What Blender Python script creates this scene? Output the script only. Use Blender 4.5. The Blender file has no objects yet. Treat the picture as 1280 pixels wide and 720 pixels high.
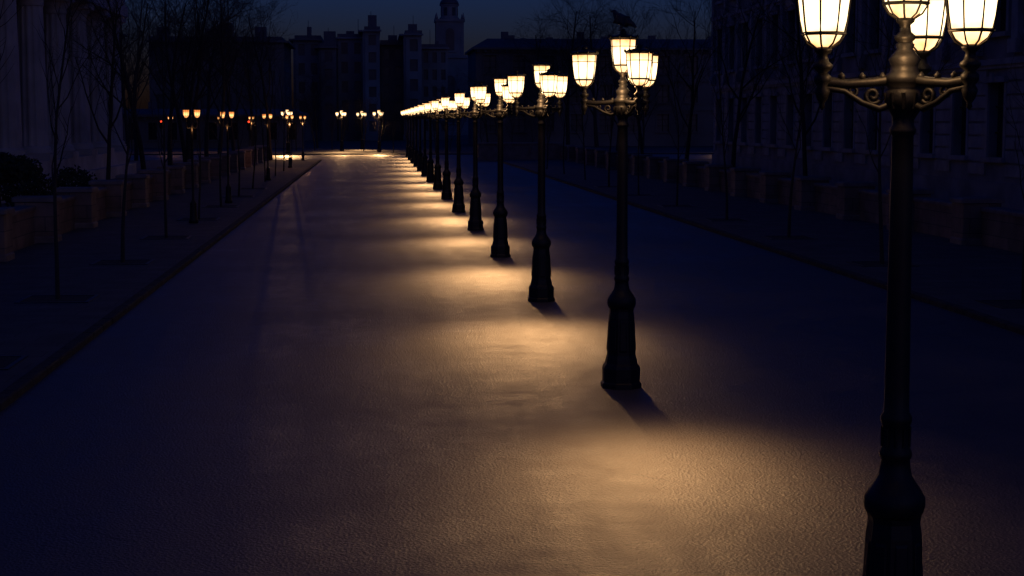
import bpy, bmesh, math, random
from mathutils import Vector, Matrix
R = math.radians
scene = bpy.context.scene
col = scene.collection

# ------------------------------------------------------------ materials
def new_mat(name):
    m = bpy.data.materials.new(name); m.use_nodes = True
    nt = m.node_tree
    return m, nt, nt.nodes, nt.links, nt.nodes['Principled BSDF']

def noisy(name, c, rough=0.8, var=0.35, scale=2.0, bump=0.3, bscale=20, metal=0.0, spec=0.5, bdist=0.02, c2=None):
    m, nt, N, L, b = new_mat(name)
    tc = N.new('ShaderNodeTexCoord')
    n1 = N.new('ShaderNodeTexNoise'); n1.inputs['Scale'].default_value = scale; n1.inputs['Detail'].default_value = 5
    L.new(tc.outputs['Object'], n1.inputs['Vector'])
    r = N.new('ShaderNodeValToRGB')
    r.color_ramp.elements[0].position = 0.3; r.color_ramp.elements[1].position = 0.7
    a = [x*(1-var) for x in c]; bb = c2 if c2 else [min(1, x*(1+var)) for x in c]
    r.color_ramp.elements[0].color = (*a, 1); r.color_ramp.elements[1].color = (*bb, 1)
    L.new(n1.outputs['Fac'], r.inputs['Fac']); L.new(r.outputs['Color'], b.inputs['Base Color'])
    if bump:
        n2 = N.new('ShaderNodeTexNoise'); n2.inputs['Scale'].default_value = bscale; n2.inputs['Detail'].default_value = 3
        L.new(tc.outputs['Object'], n2.inputs['Vector'])
        bp = N.new('ShaderNodeBump'); bp.inputs['Strength'].default_value = bump; bp.inputs['Distance'].default_value = bdist
        L.new(n2.outputs['Fac'], bp.inputs['Height']); L.new(bp.outputs['Normal'], b.inputs['Normal'])
    b.inputs['Roughness'].default_value = rough; b.inputs['Metallic'].default_value = metal
    b.inputs['Specular IOR Level'].default_value = spec
    return m

def road_material():
    m, nt, N, L, b = new_mat('asphalt')
    tc = N.new('ShaderNodeTexCoord')
    def noise(s, d=6, rough=0.6, vec=None):
        n = N.new('ShaderNodeTexNoise'); n.inputs['Scale'].default_value = s; n.inputs['Detail'].default_value = d
        n.inputs['Roughness'].default_value = rough
        L.new(vec or tc.outputs['Object'], n.inputs['Vector']); return n
    def math_(op, a, c):
        n = N.new('ShaderNodeMath'); n.operation = op
        for i, v in enumerate((a, c)):
            if isinstance(v, (int, float)): n.inputs[i].default_value = v
            else: L.new(v, n.inputs[i])
        return n.outputs[0]
    big = noise(0.3, 4); mid = noise(2.4, 6, 0.7); fine = noise(34, 4, 0.8)
    mp = N.new('ShaderNodeMapping'); mp.inputs['Scale'].default_value = (1.6, 0.12, 1)
    L.new(tc.outputs['Object'], mp.inputs['Vector'])
    trk = noise(1.0, 4, .6, mp.outputs['Vector'])
    vor = N.new('ShaderNodeTexVoronoi'); vor.inputs['Scale'].default_value = 34
    L.new(tc.outputs['Object'], vor.inputs['Vector'])
    wv = N.new('ShaderNodeMix'); wv.data_type = 'RGBA'; wv.inputs['Factor'].default_value = .12
    L.new(tc.outputs['Object'], wv.inputs['A']); L.new(mid.outputs['Color'], wv.inputs['B'])
    crk = N.new('ShaderNodeTexVoronoi'); crk.feature = 'DISTANCE_TO_EDGE'; crk.inputs['Scale'].default_value = .42
    L.new(wv.outputs['Result'], crk.inputs['Vector'])
    cr = N.new('ShaderNodeMapRange'); cr.inputs['From Min'].default_value = 0.0; cr.inputs['From Max'].default_value = .007
    L.new(crk.outputs['Distance'], cr.inputs['Value'])
    crm = math_('MAXIMUM', cr.outputs['Result'], math_('GREATER_THAN', big.outputs['Fac'], .47))
    s = math_('ADD', math_('MULTIPLY', big.outputs['Fac'], 0.34), math_('MULTIPLY', mid.outputs['Fac'], 0.3))
    s = math_('ADD', s, math_('MULTIPLY', fine.outputs['Fac'], 0.33))
    s = math_('ADD', s, math_('MULTIPLY', trk.outputs['Fac'], 0.22))
    r = N.new('ShaderNodeValToRGB')
    r.color_ramp.elements[0].position = 0.48; r.color_ramp.elements[0].color = (0.026, 0.022, 0.021, 1)
    r.color_ramp.elements[1].position = 0.7; r.color_ramp.elements[1].color = (0.11, 0.09, 0.077, 1)
    L.new(s, r.inputs['Fac'])
    cm = N.new('ShaderNodeMix'); cm.data_type = 'RGBA'; cm.inputs['A'].default_value = (.015, .013, .012, 1)
    L.new(crm, cm.inputs['Factor']); L.new(r.outputs['Color'], cm.inputs['B'])
    L.new(cm.outputs['Result'], b.inputs['Base Color'])
    mr = N.new('ShaderNodeMapRange'); mr.inputs['From Min'].default_value = 0.48; mr.inputs['From Max'].default_value = 0.7
    mr.inputs['To Min'].default_value = 0.4; mr.inputs['To Max'].default_value = 0.64
    L.new(s, mr.inputs['Value']); L.new(mr.outputs['Result'], b.inputs['Roughness'])
    h = math_('ADD', math_('MULTIPLY', fine.outputs['Fac'], 1.2), math_('MULTIPLY', vor.outputs['Distance'], 0.9))
    h = math_('ADD', h, math_('MULTIPLY', mid.outputs['Fac'], 1.0))
    bp = N.new('ShaderNodeBump'); bp.inputs['Strength'].default_value = 0.8; bp.inputs['Distance'].default_value = 0.011
    L.new(h, bp.inputs['Height']); L.new(bp.outputs['Normal'], b.inputs['Normal'])
    b.inputs['Specular IOR Level'].default_value = .42
    return m

def brick_material(name, c1, c2, mortar, scale, bw, rh, rough=0.8, wall=None):
    m, nt, N, L, b = new_mat(name)
    tc = N.new('ShaderNodeTexCoord')
    src = tc.outputs['Object']
    if wall:
        sx = N.new('ShaderNodeSeparateXYZ'); L.new(src, sx.inputs[0])
        ad = N.new('ShaderNodeMath'); ad.operation = 'ADD'; L.new(sx.outputs[0], ad.inputs[0]); L.new(sx.outputs[1], ad.inputs[1])
        cx = N.new('ShaderNodeCombineXYZ')
        L.new(ad.outputs[0], cx.inputs[0]); L.new(sx.outputs[2], cx.inputs[1]); src = cx.outputs[0]
    br = N.new('ShaderNodeTexBrick'); br.inputs['Scale'].default_value = scale
    br.inputs['Color1'].default_value = (*c1, 1); br.inputs['Color2'].default_value = (*c2, 1); br.inputs['Mortar'].default_value = (*mortar, 1)
    br.inputs['Brick Width'].default_value = bw; br.inputs['Row Height'].default_value = rh; br.inputs['Mortar Size'].default_value = 0.012
    L.new(src, br.inputs['Vector'])
    n = N.new('ShaderNodeTexNoise'); n.inputs['Scale'].default_value = 1.3; n.inputs['Detail'].default_value = 5
    L.new(tc.outputs['Object'], n.inputs['Vector'])
    mx = N.new('ShaderNodeMix'); mx.data_type = 'RGBA'; mx.blend_type = 'MULTIPLY'; mx.inputs['Factor'].default_value = 0.8
    rr = N.new('ShaderNodeValToRGB'); rr.color_ramp.elements[0].position = .3; rr.color_ramp.elements[0].color = (.35, .33, .3, 1)
    rr.color_ramp.elements[1].position = .7; L.new(n.outputs['Fac'], rr.inputs['Fac'])
    L.new(br.outputs['Color'], mx.inputs['A']); L.new(rr.outputs['Color'], mx.inputs['B'])
    L.new(mx.outputs['Result'], b.inputs['Base Color'])
    bp = N.new('ShaderNodeBump'); bp.inputs['Strength'].default_value = .5; bp.inputs['Distance'].default_value = .02; bp.invert = True
    L.new(br.outputs['Fac'], bp.inputs['Height']); L.new(bp.outputs['Normal'], b.inputs['Normal'])
    b.inputs['Roughness'].default_value = rough
    return m

def glow_material(name, hot, cool, s_hot, s_cool, zc, half):
    """frosted lantern glass lit by a bulb: hottest at bulb height"""
    m, nt, N, L, b = new_mat(name)
    N.remove(b)
    out = N['Material Output']
    tc = N.new('ShaderNodeTexCoord'); sx = N.new('ShaderNodeSeparateXYZ'); L.new(tc.outputs['Object'], sx.inputs[0])
    def math_(op, a, c):
        n = N.new('ShaderNodeMath'); n.operation = op
        for i, v in enumerate((a, c)):
            if isinstance(v, (int, float)): n.inputs[i].default_value = v
            else: L.new(v, n.inputs[i])
        return n.outputs[0]
    d = math_('ABSOLUTE', math_('SUBTRACT', sx.outputs[2], zc), 0)
    d = math_('DIVIDE', d, half)
    nz = N.new('ShaderNodeTexNoise'); nz.inputs['Scale'].default_value = 9; L.new(tc.outputs['Object'], nz.inputs['Vector'])
    d = math_('ADD', d, math_('MULTIPLY', math_('SUBTRACT', nz.outputs['Fac'], .5), .7))
    r = N.new('ShaderNodeValToRGB'); r.color_ramp.interpolation = 'EASE'
    r.color_ramp.elements[0].position = 0.15; r.color_ramp.elements[0].color = (*hot, 1)
    r.color_ramp.elements[1].position = 1.05; r.color_ramp.elements[1].color = (*cool, 1)
    L.new(d, r.inputs['Fac'])
    st = N.new('ShaderNodeMapRange'); st.inputs['From Min'].default_value = .1; st.inputs['From Max'].default_value = 1.1
    st.inputs['To Min'].default_value = s_hot; st.inputs['To Max'].default_value = s_cool
    L.new(d, st.inputs['Value'])
    e = N.new('ShaderNodeEmission'); L.new(r.outputs['Color'], e.inputs['Color']); L.new(st.outputs['Result'], e.inputs['Strength'])
    L.new(e.outputs[0], out.inputs['Surface'])
    m.cycles.emission_sampling = 'NONE'
    return m

def emit(name, c, s):
    m, nt, N, L, b = new_mat(name)
    b.inputs['Base Color'].default_value = (*c, 1)
    b.inputs['Emission Color'].default_value = (*c, 1); b.inputs['Emission Strength'].default_value = s
    m.cycles.emission_sampling = 'NONE'
    return m

M_road = road_material()
M_ground = noisy('ground_earth', (0.05, 0.047, 0.043), 0.9, .4, .3, 0, 6)
M_pave = brick_material('paving_slabs', (.06, .058, .057), (.085, .08, .078), (.025, .025, .025), 1.0, .9, .6, .85)
M_kerb = noisy('kerb_granite', (.05, .047, .045), .9, .3, 5, .3, 40, spec=.1)
M_iron = noisy('cast_iron', (.008, .008, .009), .5, .4, 8, .35, 45, 0.0, .3, .004)
M_soil = noisy('soil', (.015, .013, .011), .95, .4, 6, .8, 30)
M_parapet = brick_material('parapet_stone', (.32, .21, .145), (.24, .165, .12), (.1, .08, .07), 1.0, 1.1, .42, .8, 'y')
M_cope = noisy('coping_stone', (.2, .15, .12), .75, .3, 2, .3, 20)
M_stoneR = noisy('limestone_wall', (.22, .205, .2), .85, .35, .7, .4, 8)
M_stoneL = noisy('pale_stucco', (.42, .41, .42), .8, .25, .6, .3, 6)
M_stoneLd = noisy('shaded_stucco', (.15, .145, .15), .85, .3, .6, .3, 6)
M_trim = noisy('carved_trim', (.32, .29, .27), .8, .3, 1.2, .4, 14)
M_far = noisy('distant_render', (.2, .205, .21), .9, .45, .12, 0, 2)
M_farb = noisy('distant_brick', (.13, .115, .11), .9, .4, .12, 0, 2)
M_roof = noisy('roof_metal', (.08, .085, .1), .6, .3, .4, 0, 4)
M_glass = noisy('window_glass', (.012, .014, .02), .12, .3, .5, .05, 2)
M_farglass = noisy('far_window_glass', (.045, .05, .055), .4, .3, .5, 0, 2)
M_bark = noisy('bark', (.03, .026, .023), .9, .35, 5, 0, 25)
M_leaf = noisy('evergreen_leaf', (.02, .03, .015), .8, .4, 4, 0, 20)
M_warmwin = emit('lit_window', (1.0, .3, .08), .22)
M_glow = glow_material('lantern_glass', (1, .72, .38), (1, .42, .12), 3.6, .85, .34, .28)
M_glow2 = glow_material('small_lantern_glass', (1, .5, .17), (1, .28, .06), 2.4, .8, .3, .22)
M_red = emit('red_lens', (1, .06, .02), 2)

# ------------------------------------------------------------ mesh builder
class MB:
    def __init__(s): s.v = []; s.f = []; s.m = []; s.sm = []
    def add(s, vs, fs, mat=0, smooth=False, M=None):
        o = len(s.v)
        for p in vs:
            p = Vector(p)
            if M is not None: p = M @ p
            s.v.append(tuple(p))
        for f in fs:
            s.f.append([i+o for i in f]); s.m.append(mat); s.sm.append(smooth)
    def box(s, x0, x1, y0, y1, z0, z1, mat=0, M=None):
        s.add([(x0,y0,z0),(x1,y0,z0),(x1,y1,z0),(x0,y1,z0),(x0,y0,z1),(x1,y0,z1),(x1,y1,z1),(x0,y1,z1)],
              [(0,3,2,1),(4,5,6,7),(0,1,5,4),(1,2,6,5),(2,3,7,6),(3,0,4,7)], mat, False, M)
    def bbox(s, x0, x1, y0, y1, z0, z1, b=.03, mat=0, M=None):
        def ring(i, z):
            return [(x0+i+b,y0+i,z),(x1-i-b,y0+i,z),(x1-i,y0+i+b,z),(x1-i,y1-i-b,z),(x1-i-b,y1-i,z),(x0+i+b,y1-i,z),(x0+i,y1-i-b,z),(x0+i,y0+i+b,z)]
        vs = ring(0, z0)+ring(0, z1-b)+ring(b, z1)
        fs = []
        for k in range(2):
            for i in range(8):
                j = (i+1) % 8; fs.append((k*8+i, k*8+j, k*8+8+j, k*8+8+i))
        fs.append(tuple(range(16, 24))); fs.append(tuple(reversed(range(8))))
        s.add(vs, fs, mat, False, M)
    def lathe(s, prof, seg=16, c=(0,0,0), mat=0, smooth=True, M=None, rot=0.0, cap=True):
        vs = []; fs = []
        n = len(prof)
        for r, z in prof:
            for i in range(seg):
                a = rot+2*math.pi*i/seg
                vs.append((c[0]+r*math.cos(a), c[1]+r*math.sin(a), c[2]+z))
        for k in range(n-1):
            for i in range(seg):
                j = (i+1) % seg
                fs.append((k*seg+i, k*seg+j, (k+1)*seg+j, (k+1)*seg+i))
        if cap:
            fs.append(tuple(reversed(range(seg)))); fs.append(tuple(range((n-1)*seg, n*seg)))
        s.add(vs, fs, mat, smooth, M)
    def tube(s, pts, rad, sides=6, mat=0, smooth=True, M=None):
        pts = [Vector(p) for p in pts]; n = len(pts)
        if not hasattr(rad, '__len__'): rad = [rad]*n
        vs = []; fs = []
        up = Vector((.13, .27, 1)).normalized()
        for i, p in enumerate(pts):
            t = (pts[min(i+1, n-1)]-pts[max(i-1, 0)])
            if t.length < 1e-6: t = Vector((0, 0, 1))
            t.normalize()
            a = t.cross(up)
            if a.length < .05: a = t.cross(Vector((1, 0, 0)))
            a.normalize(); b = t.cross(a)
            for k in range(sides):
                an = 2*math.pi*k/sides
                vs.append(p+(a*math.cos(an)+b*math.sin(an))*rad[i])
        for i in range(n-1):
            for k in range(sides):
                j = (k+1) % sides
                fs.append((i*sides+k, (i+1)*sides+k, (i+1)*sides+j, i*sides+j))
        s.add(vs, fs, mat, smooth, M)
    def mesh(s, name, mats):
        me = bpy.data.meshes.new(name); me.from_pydata(s.v, [], s.f)
        for m in mats: me.materials.append(m)
        me.polygons.foreach_set('material_index', s.m); me.polygons.foreach_set('use_smooth', s.sm)
        me.update(); return me

def obj(name, data, loc=(0,0,0), rot=(0,0,0), parent=None, scale=1):
    o = bpy.data.objects.new(name, data); col.objects.link(o)
    o.location = loc; o.rotation_euler = rot
    o.scale = (scale,)*3 if not hasattr(scale, '__len__') else scale
    if parent: o.parent = parent
    return o

# ------------------------------------------------------------ ground, roads
def sheet(name, x0, x1, y0, y1, z, mat):
    mb = MB(); mb.add([(x0,y0,z),(x1,y0,z),(x1,y1,z),(x0,y1,z)], [(0,1,2,3)]); return obj(name, mb.mesh(name, [mat]))
KL, KR = -4.63, 10.84
sheet('ground', -2500, 2500, -300, 4000, 0, M_ground)
sheet('road', KL-.02, KR+.02, -30, 152, .006, M_road)
sheet('cross_road', -140, 140, 152.0, 176, .006, M_road)
KH = .1
def pavement(name, x0, x1, y0, y1):
    mb = MB(); mb.box(x0, x1, y0, y1, 0.0, KH); return obj(name, mb.mesh(name, [M_pave]))
pavement('pavement', -9.6, KL-.2, -30, 151)
pavement('pavement', KR+.2, 17.0, -30, 151)
pavement('pavement', -90, 120, 176.3, 215)
pavement('pavement', -60, -10.2, -30, 150.0)
pavement('pavement', 17.8, 60, -30, 150.0)
def kerb(name, x0, x1, y0, y1, step):
    mb = MB(); random.seed(3)
    if (y1-y0) > (x1-x0):
        y = y0
        while y < y1-.1:
            d = random.uniform(-.004, .004); mb.bbox(x0+d, x1+d, y+.006, y+step-.006, 0, KH+.012+d, .02); y += step
    else:
        x = x0
        while x < x1-.1:
            mb.bbox(x+.006, x+step-.006, y0, y1, 0, KH+.015, .015); x += step
    return obj(name, mb.mesh(name, [M_kerb]))
kerb('kerb', KL-.2, KL, -10, 151, 1.0)
kerb('kerb', KR, KR+.2, -10, 151, 1.0)
kerb('kerb', -90, 120, 176, 176.3, 1.5)

# ------------------------------------------------------------ street lamps
def spiral(cx, cz, r0, turns, a0, sgn=1, n=22, shrink=.2):
    out = []
    for i in range(n):
        t = i/(n-1); a = a0+sgn*t*turns*2*math.pi; r = r0*(1-(1-shrink)*t)
        out.append((cx+r*math.cos(a), 0, cz+r*math.sin(a)))
    return out
GP = [(.052,.132),(.104,.172),(.13,.217),(.148,.30),(.163,.42),(.172,.555)]
def lantern(iron, M, s=1.0, seg=8):
    S = M @ Matrix.Scale(s, 4)
    iron.lathe([(.03,-.1),(.05,-.06),(.03,-.03),(.062,0),(.066,.02),(.038,.045),(.03,.085),(.055,.105),(.06,.125),(.03,.135)], 12, M=S)
    prof = [(.052,.125),(.1,.155),(.134,.21),(.149,.30),(.164,.42),(.173,.56)]
    rot = math.pi/seg
    for i in range(seg):
        a = rot+2*math.pi*i/seg
        iron.tube([(r*math.cos(a), r*math.sin(a), z) for r, z in prof], .0068, 4, M=S)
    for r, z, w in ((.135,.217,.012),(.166,.46,.005),(.174,.56,.014)):
        pts = [(r*math.cos(rot+2*math.pi*i/seg), r*math.sin(rot+2*math.pi*i/seg), z) for i in range(seg+1)]
        iron.tube(pts, w, 4, M=S)
    iron.lathe([(.176,.562),(.196,.566),(.192,.578),(.15,.598),(.085,.612),(.05,.62),(.04,.635),(.048,.65),(.025,.67),(.001,.69)], 16, M=S)
    for i in range(seg):
        a = rot+2*math.pi*i/seg
        iron.lathe([(.014,0),(.018,.02),(.002,.045)], 5, c=(.188*math.cos(a), .188*math.sin(a), .57), M=S)

def build_lamp_meshes(theta):
    iron = MB()
    iron.lathe([(.285,0),(.285,.07),(.262,.09),(.265,.27),(.25,.31),(.225,.34),(.215,.40),(.2,.45),(.178,.95),(.165,1.04),(.17,1.08)], 8, rot=math.pi/8, smooth=False)
    for i in range(8):
        a = i*math.pi/4
        Mx = Matrix.Rotation(a, 4, 'Z')
        vs = [(.19,-.05,.5),(.19,.05,.5),(.168,.042,.92),(.168,-.042,.92),(.197,-.04,.52),(.197,.04,.52),(.175,.032,.9),(.175,-.032,.9)]
        iron.add(vs, [(4,5,6,7),(0,1,5,4),(1,2,6,5),(2,3,7,6),(3,0,4,7)], 0, False, Mx)
    iron.lathe([(.17,1.08),(.186,1.11),(.195,1.15),(.192,1.2),(.165,1.25),(.13,1.3),(.105,1.34),(.095,1.4),(.09,1.44),(.102,1.46),(.102,1.49),(.088,1.52),(.088,1.66),(.098,1.69),(.098,1.72),(.08,1.75),
                (.078,1.9),(.068,3.3),(.066,3.5),(.078,3.52),(.082,3.54),(.066,3.57),(.068,3.62),(.09,3.66),(.118,3.7),(.122,3.78),(.1,3.8),(.128,3.83),(.128,3.87),(.09,3.9),(.08,3.94),(.1,3.98),(.075,4.01),(.05,4.04),(.06,4.07),(.03,4.09)], 20)
    for i in range(10):
        a = 2*math.pi*i/10
        iron.tube([(.088*math.cos(a), .088*math.sin(a), 1.53), (.09*math.cos(a), .09*math.sin(a), 1.65)], .011, 5)
        iron.tube([(.1*math.cos(a), .1*math.sin(a), 3.67), (.122*math.cos(a), .122*math.sin(a), 3.77)], .014, 5)
    lantern(iron, Matrix.Translation((0,0,4.10)), 1.02)
    gl = [Matrix.Translation((0,0,4.10))]
    for k in range(3):
        a = theta+k*2*math.pi/3
        A = Matrix.Rotation(a, 4, 'Z')
        iron.tube([(.08,0,3.85),(.2,0,3.835),(.36,0,3.825),(.52,0,3.84)], [.036,.03,.03,.036], 8, M=A)
        iron.tube([(.08,0,3.70),(.16,0,3.67),(.27,0,3.71),(.38,0,3.78),(.5,0,3.8)], [.026,.024,.02,.019,.022], 6, M=A)
        iron.tube(spiral(.2, 3.752, .055, 1.4, math.pi*1.2, 1), .015, 5, M=A)
        iron.tube(spiral(.33, 3.78, .038, 1.3, -math.pi*.3, -1), .012, 5, M=A)
        for t in (.14, .27, .4):
            iron.lathe([(.002,-.03),(.02,-.012),(.024,.008),(.002,.03)], 7, c=(t, 0, 3.868), M=A)
        iron.lathe([(.002,3.66),(.02,3.68),(.014,3.7),(.035,3.73),(.05,3.78),(.034,3.81),(.055,3.84),(.055,3.87),(.034,3.89)], 12, c=(.52,0,0), M=A)
        T = A @ Matrix.Translation((.52,0,3.92))
        gl.append(T)
        lantern(iron, T, .98)
    return iron, gl

def lantern_glass_mesh():
    g = MB(); seg = 8
    g.lathe([(r-.006, z) for r, z in GP], seg, smooth=False, rot=math.pi/seg)
    return g.mesh('lantern_glass', [M_glow])
GLASS = lantern_glass_mesh()
cache = {}
def add_light(name, kind, energy, color, loc, parent=None, aim=None, size=None, blend=1.0, radius=.05, profile=None):
    ld = bpy.data.lights.new(name, kind); ld.energy = energy; ld.color = color
    if kind in ('POINT', 'SPOT'): ld.shadow_soft_size = radius
    if kind == 'SPOT': ld.spot_size = size; ld.spot_blend = blend
    if profile:   # photometric (IES-like) beam profile: soft core + wide skirt, as a function of angle from the beam axis
        ld.use_nodes = True
        N, L = ld.node_tree.nodes, ld.node_tree.links
        em = [n for n in N if n.type == 'EMISSION'][0]
        tc = N.new('ShaderNodeTexCoord'); sx = N.new('ShaderNodeSeparateXYZ'); L.new(tc.outputs['Normal'], sx.inputs[0])
        ab = N.new('ShaderNodeMath'); ab.operation = 'ABSOLUTE'; L.new(sx.outputs[2], ab.inputs[0])
        acc = None
        for wgt, ex in profile:
            pw = N.new('ShaderNodeMath'); pw.operation = 'POWER'; L.new(ab.outputs[0], pw.inputs[0]); pw.inputs[1].default_value = ex
            ml = N.new('ShaderNodeMath'); ml.operation = 'MULTIPLY'; L.new(pw.outputs[0], ml.inputs[0]); ml.inputs[1].default_value = wgt
            if acc is None: acc = ml
            else:
                sm = N.new('ShaderNodeMath'); sm.operation = 'ADD'; L.new(acc.outputs[0], sm.inputs[0]); L.new(ml.outputs[0], sm.inputs[1]); acc = sm
        L.new(acc.outputs[0], em.inputs['Strength'])
    o = obj(name, ld, loc, parent=parent)
    if aim is not None:
        o.rotation_euler = (Vector(aim)-Vector(loc)).to_track_quat('-Z', 'Y').to_euler()
    return o
WARM = (1.0, .54, .22)
SPOT_E = 2050; OMNI_E = 22
PROFILE = ((.94, 33), (.06, 7))
def street_lamp(x, y, theta_deg, spot=SPOT_E, omni=OMNI_E, aim=(-.65, -4.7)):
    if theta_deg not in cache:
        ir, gl = build_lamp_meshes(R(theta_deg)); cache[theta_deg] = (ir.mesh('lamp_post_iron', [M_iron]), gl)
    me, gl = cache[theta_deg]
    e = obj('street_lamp', None, (x, y, 0)); e.empty_display_size = .3
    obj('post_and_arms', me, parent=e)
    for T in gl:
        g = obj('lantern_glass', GLASS, parent=e); g.matrix_local = T
    if spot: add_light('pool_light', 'SPOT', spot, WARM, (0, -.3, 3.66), e, (aim[0], aim[1], 0), R(125), 1.0, .06, PROFILE)
    if omni: add_light('lantern_light', 'POINT', omni, WARM, (-.1, -.24, 4.05), e, radius=.06)
    return e
LX = 3.31
ys = [10.35, 22.3]+[22.3+10.9*k for k in range(1, 14)]
thetas = [180, 165, 160, 170, 165, 180, 165, 160, 170, 165, 180, 165, 160, 170, 165]
rl = random.Random(8)
for i, (y, t) in enumerate(zip(ys, thetas)):
    street_lamp(LX, y, t, SPOT_E*(1 if i < 2 else 1.3)*(1 if i < 2 else rl.uniform(.85, 1.12)), (9, 20)[i] if i < 2 else (OMNI_E if i < 8 else 0), (-.35, -5.4) if i < 2 else (-.8, -5.2))
for x, y, t in ((-3.6, 192, 165), (.6, 186, 170), (-1.4, 205, 160), (-9, 178.5, 165), (38.5, 179, 165)):
    street_lamp(x, y, t, 7000, 60, (0, -9))

def twin_meshes():
    ir = MB(); g = []
    ir.lathe([(.16,0),(.16,.1),(.13,.14),(.11,.6),(.12,.66),(.07,.74),(.045,.8),(.04,3.2),(.06,3.24),(.05,3.3),(.06,3.36),(.03,3.42),(.02,3.6),(.03,3.62),(.001,3.7)], 12)
    for sg in (-1, 1):
        ir.tube([(0,0,3.3),(sg*.1,0,3.22),(sg*.17,0,3.24),(sg*.19,0,3.36)], .016, 6)
        T = Matrix.Translation((sg*.19,0,3.5)) @ Matrix.Scale(.62, 4)
        lantern(ir, T, 1.0); g.append(T)
    return ir.mesh('twin_lamp_iron', [M_iron]), g
TW, TG = twin_meshes()
GLASS2 = GLASS.copy(); GLASS2.materials.clear(); GLASS2.materials.append(M_glow2)
for x, y, r in ((-6.15,58,20),(-6.15,72,-10),(-6.15,99,15),(-6.15,125,0),(-6.15,148,10),(-13,182,0),(-17,190,20),(-22,186,-15)):
    e = obj('pavement_lamp', None, (x, y, KH), (0, 0, R(r)))
    obj('post_and_arms', TW, parent=e)
    for T in TG:
        g = obj('lantern_glass', GLASS2, parent=e); g.matrix_local = T
    add_light('lantern_light', 'POINT', 4 if y < 120 else 70, (1, .42, .14), (0, -.1, 3.15), e, radius=.05)

# ------------------------------------------------------------ pigeon on the second lamp
def pigeon(loc, rz):
    e = obj('pigeon', None, loc, (0, 0, rz))
    me = bpy.data.meshes.new('body')
    P = [((0,0,.13),.075),((.05,0,.155),.065),((.085,0,.195),.042),((.10,0,.235),.034),((.11,0,.262),.034),((.145,0,.258),.011),((.165,0,.25),.005),
         ((-.06,0,.115),.06),((-.12,0,.09),.036),((-.17,0,.06),.024),((-.21,0,.035),.015)]
    ed = [(0,1),(1,2),(2,3),(3,4),(4,5),(5,6),(0,7),(7,8),(8,9),(9,10)]
    me.from_pydata([p for p, r in P], ed, []); me.materials.append(noisy('feathers', (.04,.042,.05), .7, .4, 18, .2, 40))
    o = obj('body', me, parent=e)
    sk = o.modifiers.new('skin', 'SKIN'); sk.use_smooth_shade = True
    for i, (p, r) in enumerate(P):
        me.skin_vertices[0].data[i].radius = (r, r)
    me.skin_vertices[0].data[0].use_root = True
    o.modifiers.new('sub', 'SUBSURF').levels = 2; o.modifiers['sub'].render_levels = 2
    w = MB()
    for sg in (-1, 1):
        vs = [(.05,sg*.06,.19),(.0,sg*.08,.19),(-.09,sg*.068,.155),(-.17,sg*.035,.09),(-.2,sg*.012,.06),(-.11,sg*.062,.09),(0,sg*.076,.105),(.05,sg*.062,.13)]
        w.add(vs, [(0,1,6,7),(1,2,5,6),(2,3,5),(3,4,5)], 0, True)
        w.tube([(.01,sg*.025,.07),(.012,sg*.027,.03),(.01,sg*.028,0)], .007, 5, mat=1)
        for dx, dy in ((.035,0),(.03,.015),(.03,-.015),(-.02,0)):
            w.tube([(.01,sg*.028,.004),(.01+dx,sg*.028+dy,.003)], .004, 4, mat=1)
    obj('wings_and_feet', w.mesh('wings', [me.materials[0], noisy('pigeon_feet', (.2,.06,.04), .7)]), parent=e)
    return e
pigeon((LX-.02, 22.3, 4.78), R(150))

# ------------------------------------------------------------ bare trees
def gen_tree(seed, h, r0, levels, first=.35, spread=.75, up=.25, nchild=(7,5,4,3), sides=(7,5,4,3), lean=0.03, lens=.42):
    rnd = random.Random(seed); mb = MB()
    def branch(p, d, L, r, lv):
        n = 9 if lv == 0 else (5 if lv == 1 else 3)
        pts = [p.copy()]; rad = [r]; q = p.copy(); dd = d.copy()
        rt = r*(.22 if lv == 0 else .3)
        for i in range(n):
            wob = lean if lv == 0 else .16
            dd = (dd+Vector((rnd.gauss(0, wob), rnd.gauss(0, wob), rnd.gauss(0, wob*.6)+(0 if lv == 0 else up*.25)))).normalized()
            q = q+dd*L/n; pts.append(q.copy()); rad.append(r+(rt-r)*((i+1)/n)**.8)
        mb.tube(pts, rad, sides[min(lv, len(sides)-1)])
        if lv < levels:
            m = nchild[min(lv, len(nchild)-1)]
            for k in range(m):
                f0 = first if lv == 0 else .25
                t = f0+(1-f0)*(k+rnd.random()*.8)/m; t = min(t, .98)
                idx = t*n; i = min(int(idx), n-1); fr = idx-i
                bp = pts[i].lerp(pts[i+1], fr); br = rad[i]+(rad[i+1]-rad[i])*fr
                base = (pts[i+1]-pts[i]).normalized()
                az = rnd.random()*2*math.pi if lv else k*2.4+rnd.random()*.6
                side = Vector((math.cos(az), math.sin(az), 0))
                side = (side-base*side.dot(base)); side.normalize()
                sp = spread*rnd.uniform(.75, 1.2)
                nd = (base*math.cos(sp)+side*math.sin(sp)).normalized()
                Lc = L*lens*rnd.uniform(.75, 1.25)*((1.25-.65*t) if lv == 0 else 1.15)
                branch(bp, nd, Lc, max(br*.6, .008), lv+1)
    branch(Vector((0, 0, -.05)), Vector((0, 0, 1)), h, r0, 0)
    return mb.mesh('bare_tree', [M_bark])
SAP = [gen_tree(s, 6.2, .05, 2, .32, .5, .6, (12,5), (6,4,3), .03, .3) for s in (1, 2, 3)]
MED = [gen_tree(s, 11.5, .17, 4, .26, .7, .35, (10,6,5,4), (6,4,3,3,3), .05, .42) for s in (11, 12)]
BIG = [gen_tree(s, 15, .26, 4, .22, .85, .3, (12,7,6,4), (6,4,3,3,3), .05, .45) for s in (21, 22)]
rnd = random.Random(5)
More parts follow.
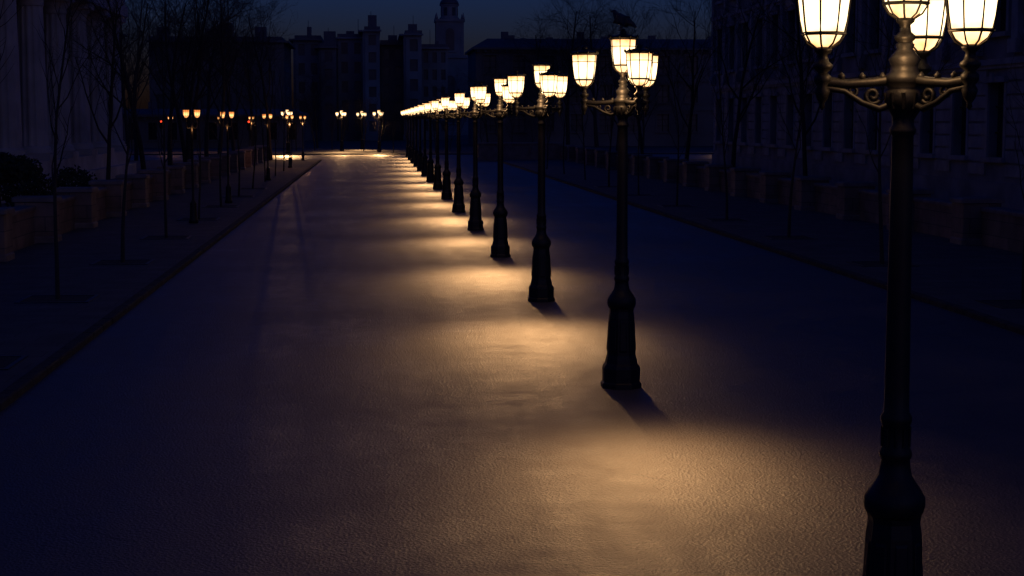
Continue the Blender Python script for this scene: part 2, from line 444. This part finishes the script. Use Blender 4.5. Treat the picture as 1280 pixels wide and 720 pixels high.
def tree(me, x, y, s=1.0, z=KH, tilt=.03, name='bare_tree'):
    o = obj(name, me, (x, y, z), (rnd.uniform(-tilt, tilt), rnd.uniform(-tilt, tilt), rnd.random()*6.28), scale=s); return o
def pit(x, y):
    mb = MB(); w = .62; k = KH
    mb.box(x-w, x+w, y-w, y+w, k, k+.006, 0)
    for a, b_, c, d in ((x-w-.08,x+w+.08,y-w-.08,y-w),(x-w-.08,x+w+.08,y+w,y+w+.08),(x-w-.08,x-w,y-w,y+w),(x+w,x+w+.08,y-w,y+w)):
        mb.box(a, b_, c, d, k, k+.015, 1)
    obj('tree_pit', mb.mesh('tree_pit', [M_soil, M_iron]))
k = 0
for y in (24.6, 33.4, 42, 50.8, 60.2, 69, 78, 87, 97, 107, 117, 128):
    x = -6.2 + (.35 if y < 30 else 0)
    tree(SAP[k % 3], x, y, rnd.uniform(.85, 1.1), tilt=.05, name='young_tree'); k += 1
    if y < 90: pit(x, y)
for y in (31, 40, 49.3, 58.2, 68, 78, 88, 98, 109, 120):
    tree(SAP[k % 3], 12.35, y, rnd.uniform(.85, 1.15), tilt=.06, name='young_tree'); k += 1
    if y < 90: pit(12.35, y)
for x, y, s in ((-11.5,74,.75),(-12.3,92,.95),(-11.4,104,1.05),(-12.6,115,1.1),(-11.5,127,1.15),(-13.5,138,1.2),(-12,147,1.1),(-16,148,1.25),(-20.5,148,1.2),(-14.5,122,1.15),(-9.0,149,1.1),
                (19.5,62,.8),(19.8,76,.85),(19.4,90,.9),(19.6,105,.9),(19.5,121,.9),(19.7,136,.9)):
    tree(MED[k % 2], x, y, s); k += 1
for x, y, s in ((26,225,1.2),(29.5,222,1.15),(22.5,226,1.0),(-14,200,.9),(-22,204,1),(-7,212,.6),(9,208,.5),(14,206,.55),(33,205,.6),(-30,210,1.0)):
    tree(BIG[k % 2], x, y, s); k += 1
for i in range(16):
    tree(MED[i % 2], -9+i*1.9+rnd.uniform(-.5,.5), rnd.uniform(180, 200), rnd.uniform(.32, .5))

def shrub(name, x, y, z, rx, ry, rz, n, stem=True):
    rr = random.Random(int(x*10+y)); mb = MB()
    for i in range(n):
        while True:
            p = Vector((rr.uniform(-1, 1), rr.uniform(-1, 1), rr.uniform(-1, 1)))
            if .45 < p.length < 1: break
        p = Vector((p.x*rx, p.y*ry, p.z*rz))*(1+.15*math.sin(p.x*9)*math.cos(p.y*7))
        a = Vector((rr.gauss(0,1), rr.gauss(0,1), rr.gauss(0,1))).normalized(); b = a.orthogonal().normalized(); s = rr.uniform(.05, .1)
        mb.add([p-a*s, p+b*s*.5, p+a*s, p-b*s*.5], [(0,1,2,3)])
    e = obj(name, None, (x, y, z)); obj('foliage', mb.mesh('foliage', [M_leaf]), parent=e)
    if stem:
        t = MB(); t.tube([(0,0,-z),(.03,0,-z*.5),(0,0,0)], [.07,.05,.04], 6)
        for q in range(7):
            a = q*.9; t.tube([(0,0,-.3),(rx*.4*math.cos(a),ry*.4*math.sin(a),-.05),(rx*.75*math.cos(a),ry*.75*math.sin(a),.1)], [.03,.02,.01], 4)
        obj('stem', t.mesh('stem', [M_bark]), parent=e)
shrub('evergreen_shrub', -10.9, 50, 2.2, 1.15, 1.1, .42, 2600)
shrub('evergreen_shrub', -12.0, 59, 1.3, .9, .9, .8, 1800)
shrub('evergreen_shrub', -11.6, 66, 1.1, .9, .9, .7, 1500)

# ------------------------------------------------------------ parapets
def parapet(name, x, y0, y1, face, seg=7.0, h=1.05):
    e = obj(name, None, (0, 0, 0)); body = MB(); cop = MB()
    y = y0
    while y < y1:
        L = seg
        body.bbox(x-.2, x+.2, y+.95, y+L, .0, h, .01)
        cop.bbox(x-.27, x+.27, y+.95, y+L, h, h+.12, .03)
        px0, px1 = (x-.75, x+.35) if face < 0 else (x-.35, x+.75)
        body.bbox(px0, px1, y, y+.948, .0, h+.22, .02)
        cop.bbox(px0-.07, px1+.07, y-.07, y+1.01, h+.22, h+.36, .04)
        cop.bbox(px0-.05, px1+.05, y-.05, y+.945, .0, .28, .04)
        y += L
    obj('stone_courses', body.mesh('courses', [M_parapet]), parent=e); obj('coping', cop.mesh('coping', [M_cope]), parent=e)
parapet('stone_parapet', -9.9, 36, 150, 1, 6.5)
parapet('stone_parapet', 17.25, 28, 150, -1, 6.0)
def cross_parapet(x0, x1, y, h):
    e = obj('stone_plinth', None); b = MB(); c = MB()
    b.bbox(x0, x1, y-.5, y+.5, 0, h, .02); c.bbox(x0-.15, x1+.15, y-.65, y+.65, h, h+.16, .04); c.bbox(x0-.12, x1+.12, y-.62, y-.5, 0, .3, .02)
    n = int((x1-x0)/2)
    for i in range(n+1):
        xx = x0+.4+i*(x1-x0-.8)/n; b.bbox(xx-.3, xx+.3, y-.6, y-.5, .3, h, .02)
    obj('stone_body', b.mesh('b', [M_cope]), parent=e); obj('coping', c.mesh('c', [M_cope]), parent=e)
cross_parapet(9.2, 16.8, 149.5, 1.45)

# ------------------------------------------------------------ buildings
def frame_matrix(o, u, n):
    u = Vector(u); n = Vector(n)
    return Matrix(((u.x, n.x, 0, o[0]), (u.y, n.y, 0, o[1]), (0, 0, 1, o[2]), (0, 0, 0, 1)))
def facade(W, T, G, o, u, n, width, floors, fh, bays, base=1.2, detail=True, lit=0.0, rr=None, pil=0, L=None, wf=.42):
    M = frame_matrix(o, u, n); t = .38
    bw = width/bays; ww = bw*wf; H = base+floors*fh
    W.box(0, width, 0, t+.12, 0, base, M=M)
    for b in range(bays+1):
        a = max(0, b*bw-(bw-ww)/2); c = min(width, b*bw+(bw-ww)/2)
        W.box(a, c, 0, t, base, H, M=M)
    for b in range(bays):
        cx = (b+.5)*bw; x0 = cx-ww/2; x1 = cx+ww/2
        for f in range(floors):
            z0 = base+f*fh; wz0 = z0+fh*.2; wz1 = z0+fh*.8
            W.box(x0, x1, 0, t, z0, wz0, M=M); W.box(x0, x1, 0, t, wz1, z0+fh, M=M)
            isl = rr is not None and rr.random() < lit
            (L if isl else G).add([(x0,.06,wz0),(x1,.06,wz0),(x1,.06,wz1),(x0,.06,wz1)], [(0,1,2,3)], 0, False, M)
            if detail:
                T.box(cx-.035, cx+.035, .08, .16, wz0, wz1, 1, M)
                for zz in (.33, .68): T.box(x0, cx-.035, .085, .15, wz0+(wz1-wz0)*zz-.03, wz0+(wz1-wz0)*zz+.03, 1, M); T.box(cx+.035, x1, .085, .15, wz0+(wz1-wz0)*zz-.03, wz0+(wz1-wz0)*zz+.03, 1, M)
                T.box(x0-.22, x0-.002, t, t+.09, wz0, wz1, 0, M); T.box(x1+.002, x1+.22, t, t+.09, wz0, wz1, 0, M)
                T.box(x0-.3, x1+.3, t, t+.22, wz0-.18, wz0-.003, 0, M)
                T.box(x0-.3, x1+.3, t, t+.2, wz1+.003, wz1+.22, 0, M)
                if f % 2 == 1:
                    T.add([(x0-.4,t,wz1+.225),(x1+.4,t,wz1+.225),(cx,t,wz1+.7),(x0-.4,t+.25,wz1+.225),(x1+.4,t+.25,wz1+.225),(cx,t+.25,wz1+.7)],
                          [(3,4,5),(0,3,5,2),(1,2,5,4),(0,1,4,3)], 0, False, M)
                else:
                    T.box(cx-.13, cx+.13, t+.2, t+.3, wz1+.0, wz1+.36, 0, M)
    if detail:
        for f in range(floors):
            z = base+(f+1)*fh-.16
            T.box(-.1, width+.1, t+.002, t+.26, z-.12, z+.1, 0, M); T.box(-.1, width+.1, t+.002, t+.16, z-.26, z-.123, 0, M)
        z = base+.25
        while z < base+fh-.5:
            for b in range(bays+1):
                a = max(0, b*bw-(bw-ww)/2)+.24; c = min(width, b*bw+(bw-ww)/2)-.24
                if c > a: T.box(a, c, t+.002, t+.07, z, z+.42, 0, M)
            z += .5
        if pil:
            for b in range(0, bays+1, pil):
                T.box(b*bw-.3, b*bw+.3, t+.003, t+.2, base+fh+.1, H-.45, 0, M)
                T.box(b*bw-.4, b*bw+.4, t+.2, t+.3, H-.95, H-.45, 0, M)
                T.box(b*bw-.4, b*bw+.4, t+.2, t+.3, base+fh+.1, base+fh+.6, 0, M)
        i = .2
        while i < width: T.box(i, i+.3, t+.27, t+.6, H-.4, H-.03, 0, M); i += 1.0
    T.box(-.3, width+.3, t+.002, t+.75, H-.02, H+.28, 0, M)
    return H

def building(name, x0, x1, y0, y1, floors, fh, faces, wall, trim=None, base=1.0, detail=True, lit=0.0, seed=1, flat=False, rh=3.0, bay=3.6, pil=0, glass=None, wf=.42):
    e = obj(name, None); W, T, G, L, Rf = MB(), MB(), MB(), MB(), MB(); rr = random.Random(seed)
    H = base+floors*fh
    W.box(x0, x1, y0, y1, 0, H-.01)
    if 'S' in faces: facade(W,T,G,(x0,y0,0),(1,0,0),(0,-1,0),x1-x0,floors,fh,max(1,round((x1-x0)/bay)),base,detail,lit,rr,pil,L,wf)
    if 'W' in faces: facade(W,T,G,(x0,y0,0),(0,1,0),(-1,0,0),y1-y0,floors,fh,max(1,round((y1-y0)/bay)),base,detail,lit,rr,pil,L,wf)
    if 'E' in faces: facade(W,T,G,(x1,y0,0),(0,1,0),(1,0,0),y1-y0,floors,fh,max(1,round((y1-y0)/bay)),base,detail,lit,rr,pil,L,wf)
    o = .5
    if flat:
        Rf.box(x0-.1,x1+.1,y0-.1,y1+.1,H+.0,H+.9)
        for q in range(max(1, int((x1-x0)/3.5))):
            cx = rr.uniform(x0+1, x1-1); cy = y0+rr.uniform(1.2, 5); ww = rr.uniform(.3, 1.1)
            Rf.box(cx-ww, cx+ww, cy-.5, cy+.8, H+.902, H+rr.uniform(1.4, 3.2))
        cx = rr.uniform(x0+1, x1-1); Rf.tube([(cx,y0+2,H+.9),(cx,y0+2,H+3.6)], .05, 4)
    else:
        i = min(rh*1.1, (x1-x0)*.45, (y1-y0)*.45)
        Rf.add([(x0-o,y0-o,H+.29),(x1+o,y0-o,H+.29),(x1+o,y1+o,H+.29),(x0-o,y1+o,H+.29),(x0+i,y0+i,H+rh),(x1-i,y0+i,H+rh),(x1-i,y1-i,H+rh),(x0+i,y1-i,H+rh)],
               [(0,1,5,4),(1,2,6,5),(2,3,7,6),(3,0,4,7),(4,5,6,7)])
        Rf.box(x0-o,x1+o,y0-o,y1+o,H+.0,H+.285)
        n = max(1, int((x1-x0)/9))
        for q in range(n):
            cx = x0+(q+.5)*(x1-x0)/n+rr.uniform(-1, 1); cy = y0+i+.3
            Rf.box(cx-.5, cx+.5, cy, cy+.7, H+rh-.5, H+rh+rr.uniform(.3, 1.0))
    obj('walls', W.mesh('walls', [wall]), parent=e)
    if T.v: obj('trim', T.mesh('trim', [trim or wall, M_iron]), parent=e)
    if G.v: obj('windows', G.mesh('windows', [glass or M_glass]), parent=e)
    if L.v: obj('lit_windows', L.mesh('lit', [M_warmwin]), parent=e)
    obj('roof', Rf.mesh('roof', [M_roof]), parent=e)
    return e
building('neoclassical_office_building', 23.4, 45, 28, 113, 4, 4.6, 'WS', M_stoneR, M_trim, 1.3, True, 0, 2, rh=3.5, bay=3.9, pil=1)

def portico_building():
    e = obj('colonnaded_building', None); W, T, G = MB(), MB(), MB()
    X = -19.2; y0, y1 = 66, 112; zb, zt = 1.6, 10.2
    W.box(-45, X, y0, y1, 0, 15)
    T.box(X+.002, X+3.6, y0, y1+.6, 0, zb*.5); T.box(X+.002, X+3.2, y0+.3, y1+.3, zb*.5, zb)
    ny = 8; sp = (y1-y0-2)/(ny-1)
    for i in range(ny):
        y = y0+1+i*sp; cx = X+2.3
        T.box(cx-.95, cx+.95, y-.95, y+.95, zb, zb+.3)
        prof = [(.9,.3),(.92,.42),(.8,.5),(.84,.6),(.72,.7)]
        T.lathe(prof, 24, c=(cx, y, zb), smooth=True)
        vs = []; fs = []; seg = 48; lv = ((.71,.7),(.70,2.5),(.61,7.6))
        for r, z in lv:
            for q in range(seg):
                rr_ = r-(.05 if q % 4 in (1, 2) else 0); a = 2*math.pi*q/seg
                vs.append((cx+rr_*math.cos(a), y+rr_*math.sin(a), zb+z))
        for l in range(2):
            for q in range(seg):
                j = (q+1) % seg; fs.append((l*seg+q, l*seg+j, (l+1)*seg+j, (l+1)*seg+q))
        T.add(vs, fs)
        T.lathe([(.62,7.6),(.66,7.65),(.64,7.75),(.66,7.9),(.86,8.15),(.9,8.25)], 24, c=(cx, y, zb), smooth=True)
        T.box(cx-.95, cx+.95, y-.95, y+.95, zb+8.252, zt)
        if i < ny-1:
            ym = y+sp/2
            G.box(X+.003, X+.06, ym-1.0, ym+1.0, zb, 5.2)
            pts = [(X+.06, ym+1.0*math.cos(a*math.pi/12), 5.2+1.0*math.sin(a*math.pi/12)) for a in range(13)]
            G.add(pts, [tuple(range(13))])
            T.tube([(X+.08, ym-1.1, zb), (X+.08, ym-1.1, 5.2)]+[(X+.08, ym-1.1*math.cos(a*math.pi/12), 5.2+1.1*math.sin(a*math.pi/12)) for a in range(13)]+[(X+.08, ym+1.1, zb)], .12, 5)
            T.box(X+.003, X+.25, ym-1.3, ym+1.3, 6.7, 6.95)
            G.box(X+.003, X+.05, ym-.7, ym+.7, 7.3, 9.2)
    T.box(X+.004, X+3.35, y0-.1, y1+.1, zt+.002, zt+.7); T.box(X+.004, X+3.2, y0, y1, zt+.703, zt+1.7); T.box(X+.004, X+3.8, y0-.5, y1+.6, zt+1.703, zt+2.1)
    q = y0
    while q < y1: T.box(X+3.205, X+3.5, q, q+.25, zt+1.35, zt+1.7); q += .6
    W.box(X-3, X+2.9, y0, y1, zt+2.103, zt+3.6)
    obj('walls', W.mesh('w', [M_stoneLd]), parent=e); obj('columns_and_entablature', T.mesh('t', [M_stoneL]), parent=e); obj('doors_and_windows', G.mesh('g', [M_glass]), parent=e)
portico_building()

building('palace_building', 14, 62, 232, 250, 3, 4.0, 'S', M_farb, M_farb, 1.2, True, 0, 5, rh=1.6, bay=4, glass=M_farglass)
building('apartment_building', -66, -36, 225, 245, 4, 3.6, 'SE', M_farb, M_farb, 1, True, .05, 6, flat=True, bay=3.6, glass=M_farglass)
building('apartment_building', -34, -14, 262, 285, 4, 3.6, 'SE', M_farb, None, 1, False, .02, 7, flat=True, bay=3.2, glass=M_farglass)
xs = [(-13.6,-9.2,300,5,3.3),(-9,-6.4,296,5,3.0),(-6.2,-1.6,304,5,3.4),(-1.4,1.2,298,6,3.0),(1.4,5.6,306,5,3.2),(5.8,8.6,301,5,3.5),(8.8,13.6,310,5,3.1)]
for i, (a, b_, y, f, fh) in enumerate(xs):
    building('apartment_building', a, b_, y, y+18, f, fh, 'SW', (M_far, M_farb, M_far)[i % 3], None, 1, False, 0, 20+i, flat=True, bay=1.9, glass=M_farglass, wf=.5)
building('apartment_building', 24, 70, 330, 350, 4, 4.0, 'S', M_farb, None, 1, False, 0, 12, flat=True, bay=3.8, glass=M_farglass)
building('shop_building', -34, -9, 216, 224, 1, 3.6, 'S', M_farb, M_farb, .4, True, .25, 14, rh=1.0, bay=2.6)
def tower(x, y):
    e = obj('bell_tower', None, (x, y, 0)); W, D, Rf = MB(), MB(), MB()
    W.box(-4.2,4.2,-4.2,4.2,0,18); W.box(-4.6,4.6,-4.6,4.6,18.002,18.7); W.box(-3.1,3.1,-3.1,3.1,18.702,26.5)
    W.box(-3.5,3.5,-3.5,3.5,26.502,27.1)
    for s in (-1, 1):
        for a in (-1, 1):
            W.box(s*2.9-.35, s*2.9+.35, a*2.9-.35, a*2.9+.35, 18.703, 26.501)
            W.lathe([(.3,27.1),(.35,27.4),(.2,27.8),(.05,28.6)], 6, c=(s*3.1, a*3.1, 0))
    W.lathe([(2.3,27.1),(2.3,27.6),(2.0,27.7),(2.0,30.2),(2.3,30.3),(2.3,30.6)], 12, smooth=False)
    for i in range(6):
        a = i*math.pi/3; M = Matrix.Rotation(a, 4, 'Z'); D.box(1.9, 2.02, -.45, .45, 28, 29.9, M=M)
    Rf.lathe([(2.3,30.6),(2.1,31.3),(1.4,32.1),(.7,32.6),(.4,32.9),(.35,33.4),(.45,33.5),(.1,34),(.05,36)], 16)
    for z0, z1, w in ((3,6,1),(9,13,1),(19.8,24,1.0)):
        yy = -4.21 if z0 < 16 else -3.11
        D.box(-w, w, yy-.05, yy, z0, z1)
        pts = [(w*math.cos(k*math.pi/8), yy-.05, z1+w*math.sin(k*math.pi/8)) for k in range(9)]; D.add(pts, [tuple(reversed(range(9)))])
        W.box(-w-.4, w+.4, yy-.3, yy, z0-.4, z0-.01)
    obj('masonry', W.mesh('w', [M_far]), parent=e); obj('openings', D.mesh('d', [M_farglass]), parent=e); obj('dome', Rf.mesh('r', [M_roof]), parent=e)
tower(18.0, 400)

def traffic_light(x, y):
    e = obj('traffic_light', None, (x, y, KH)); b = MB()
    b.lathe([(.12,0),(.1,.1),(.05,.2),(.05,2.6)], 10); b.bbox(-.17,.17,-.12,.12,2.6,3.5,.03)
    for i in range(3): b.tube([(0,-.12,2.78+i*.28),(0,-.28,2.8+i*.28)], .11, 10)
    l = MB(); l.lathe([(.1,0),(.07,.04),(.01,.06)], 12, M=Matrix.Translation((0,-.125,3.34)) @ Matrix.Rotation(R(90), 4, 'X'))
    obj('post_and_housing', b.mesh('b', [M_iron]), parent=e); obj('red_lens', l.mesh('l', [M_red]), parent=e)
traffic_light(-11, 151); traffic_light(-22, 178)

# ------------------------------------------------------------ sky & dusk light
w = bpy.data.worlds.new('World'); scene.world = w; w.use_nodes = True
N, L = w.node_tree.nodes, w.node_tree.links
bg = N['Background']
sky = N.new('ShaderNodeTexSky'); sky.sky_type = 'NISHITA'; sky.sun_disc = False
sky.sun_elevation = R(1.5); sky.sun_rotation = R(165); sky.ozone_density = 6
mx = N.new('ShaderNodeMix'); mx.data_type = 'RGBA'; mx.blend_type = 'MULTIPLY'; mx.inputs['Factor'].default_value = 1
mx.inputs['B'].default_value = (.56, .48, 1.0, 1)
L.new(sky.outputs[0], mx.inputs['A']); L.new(mx.outputs['Result'], bg.inputs['Color'])
bg.inputs['Strength'].default_value = .12
sd = bpy.data.lights.new('twilight_fill', 'SUN'); sd.energy = .02; sd.angle = R(30); sd.color = (.6, .75, 1)  # dim blue fill added from behind the camera as twilight skylight
s = obj('twilight_fill', sd, (0, 0, 50)); 
el, az = R(20), R(150)
dirv = -Vector((math.sin(az)*math.cos(el), math.cos(az)*math.cos(el), math.sin(el)))
s.rotation_euler = dirv.to_track_quat('-Z', 'Y').to_euler()

# ------------------------------------------------------------ camera
cd = bpy.data.cameras.new('camera'); cd.sensor_width = 36; cd.lens = 2100/1280*36; cd.clip_end = 6000
cam = obj('camera', cd, (0, 0, 3.6), (R(90-5.71), 0, R(-4.69)))
scene.camera = cam
scene.view_settings.view_transform = 'Standard'; scene.view_settings.look = 'None'; scene.view_settings.exposure = 0
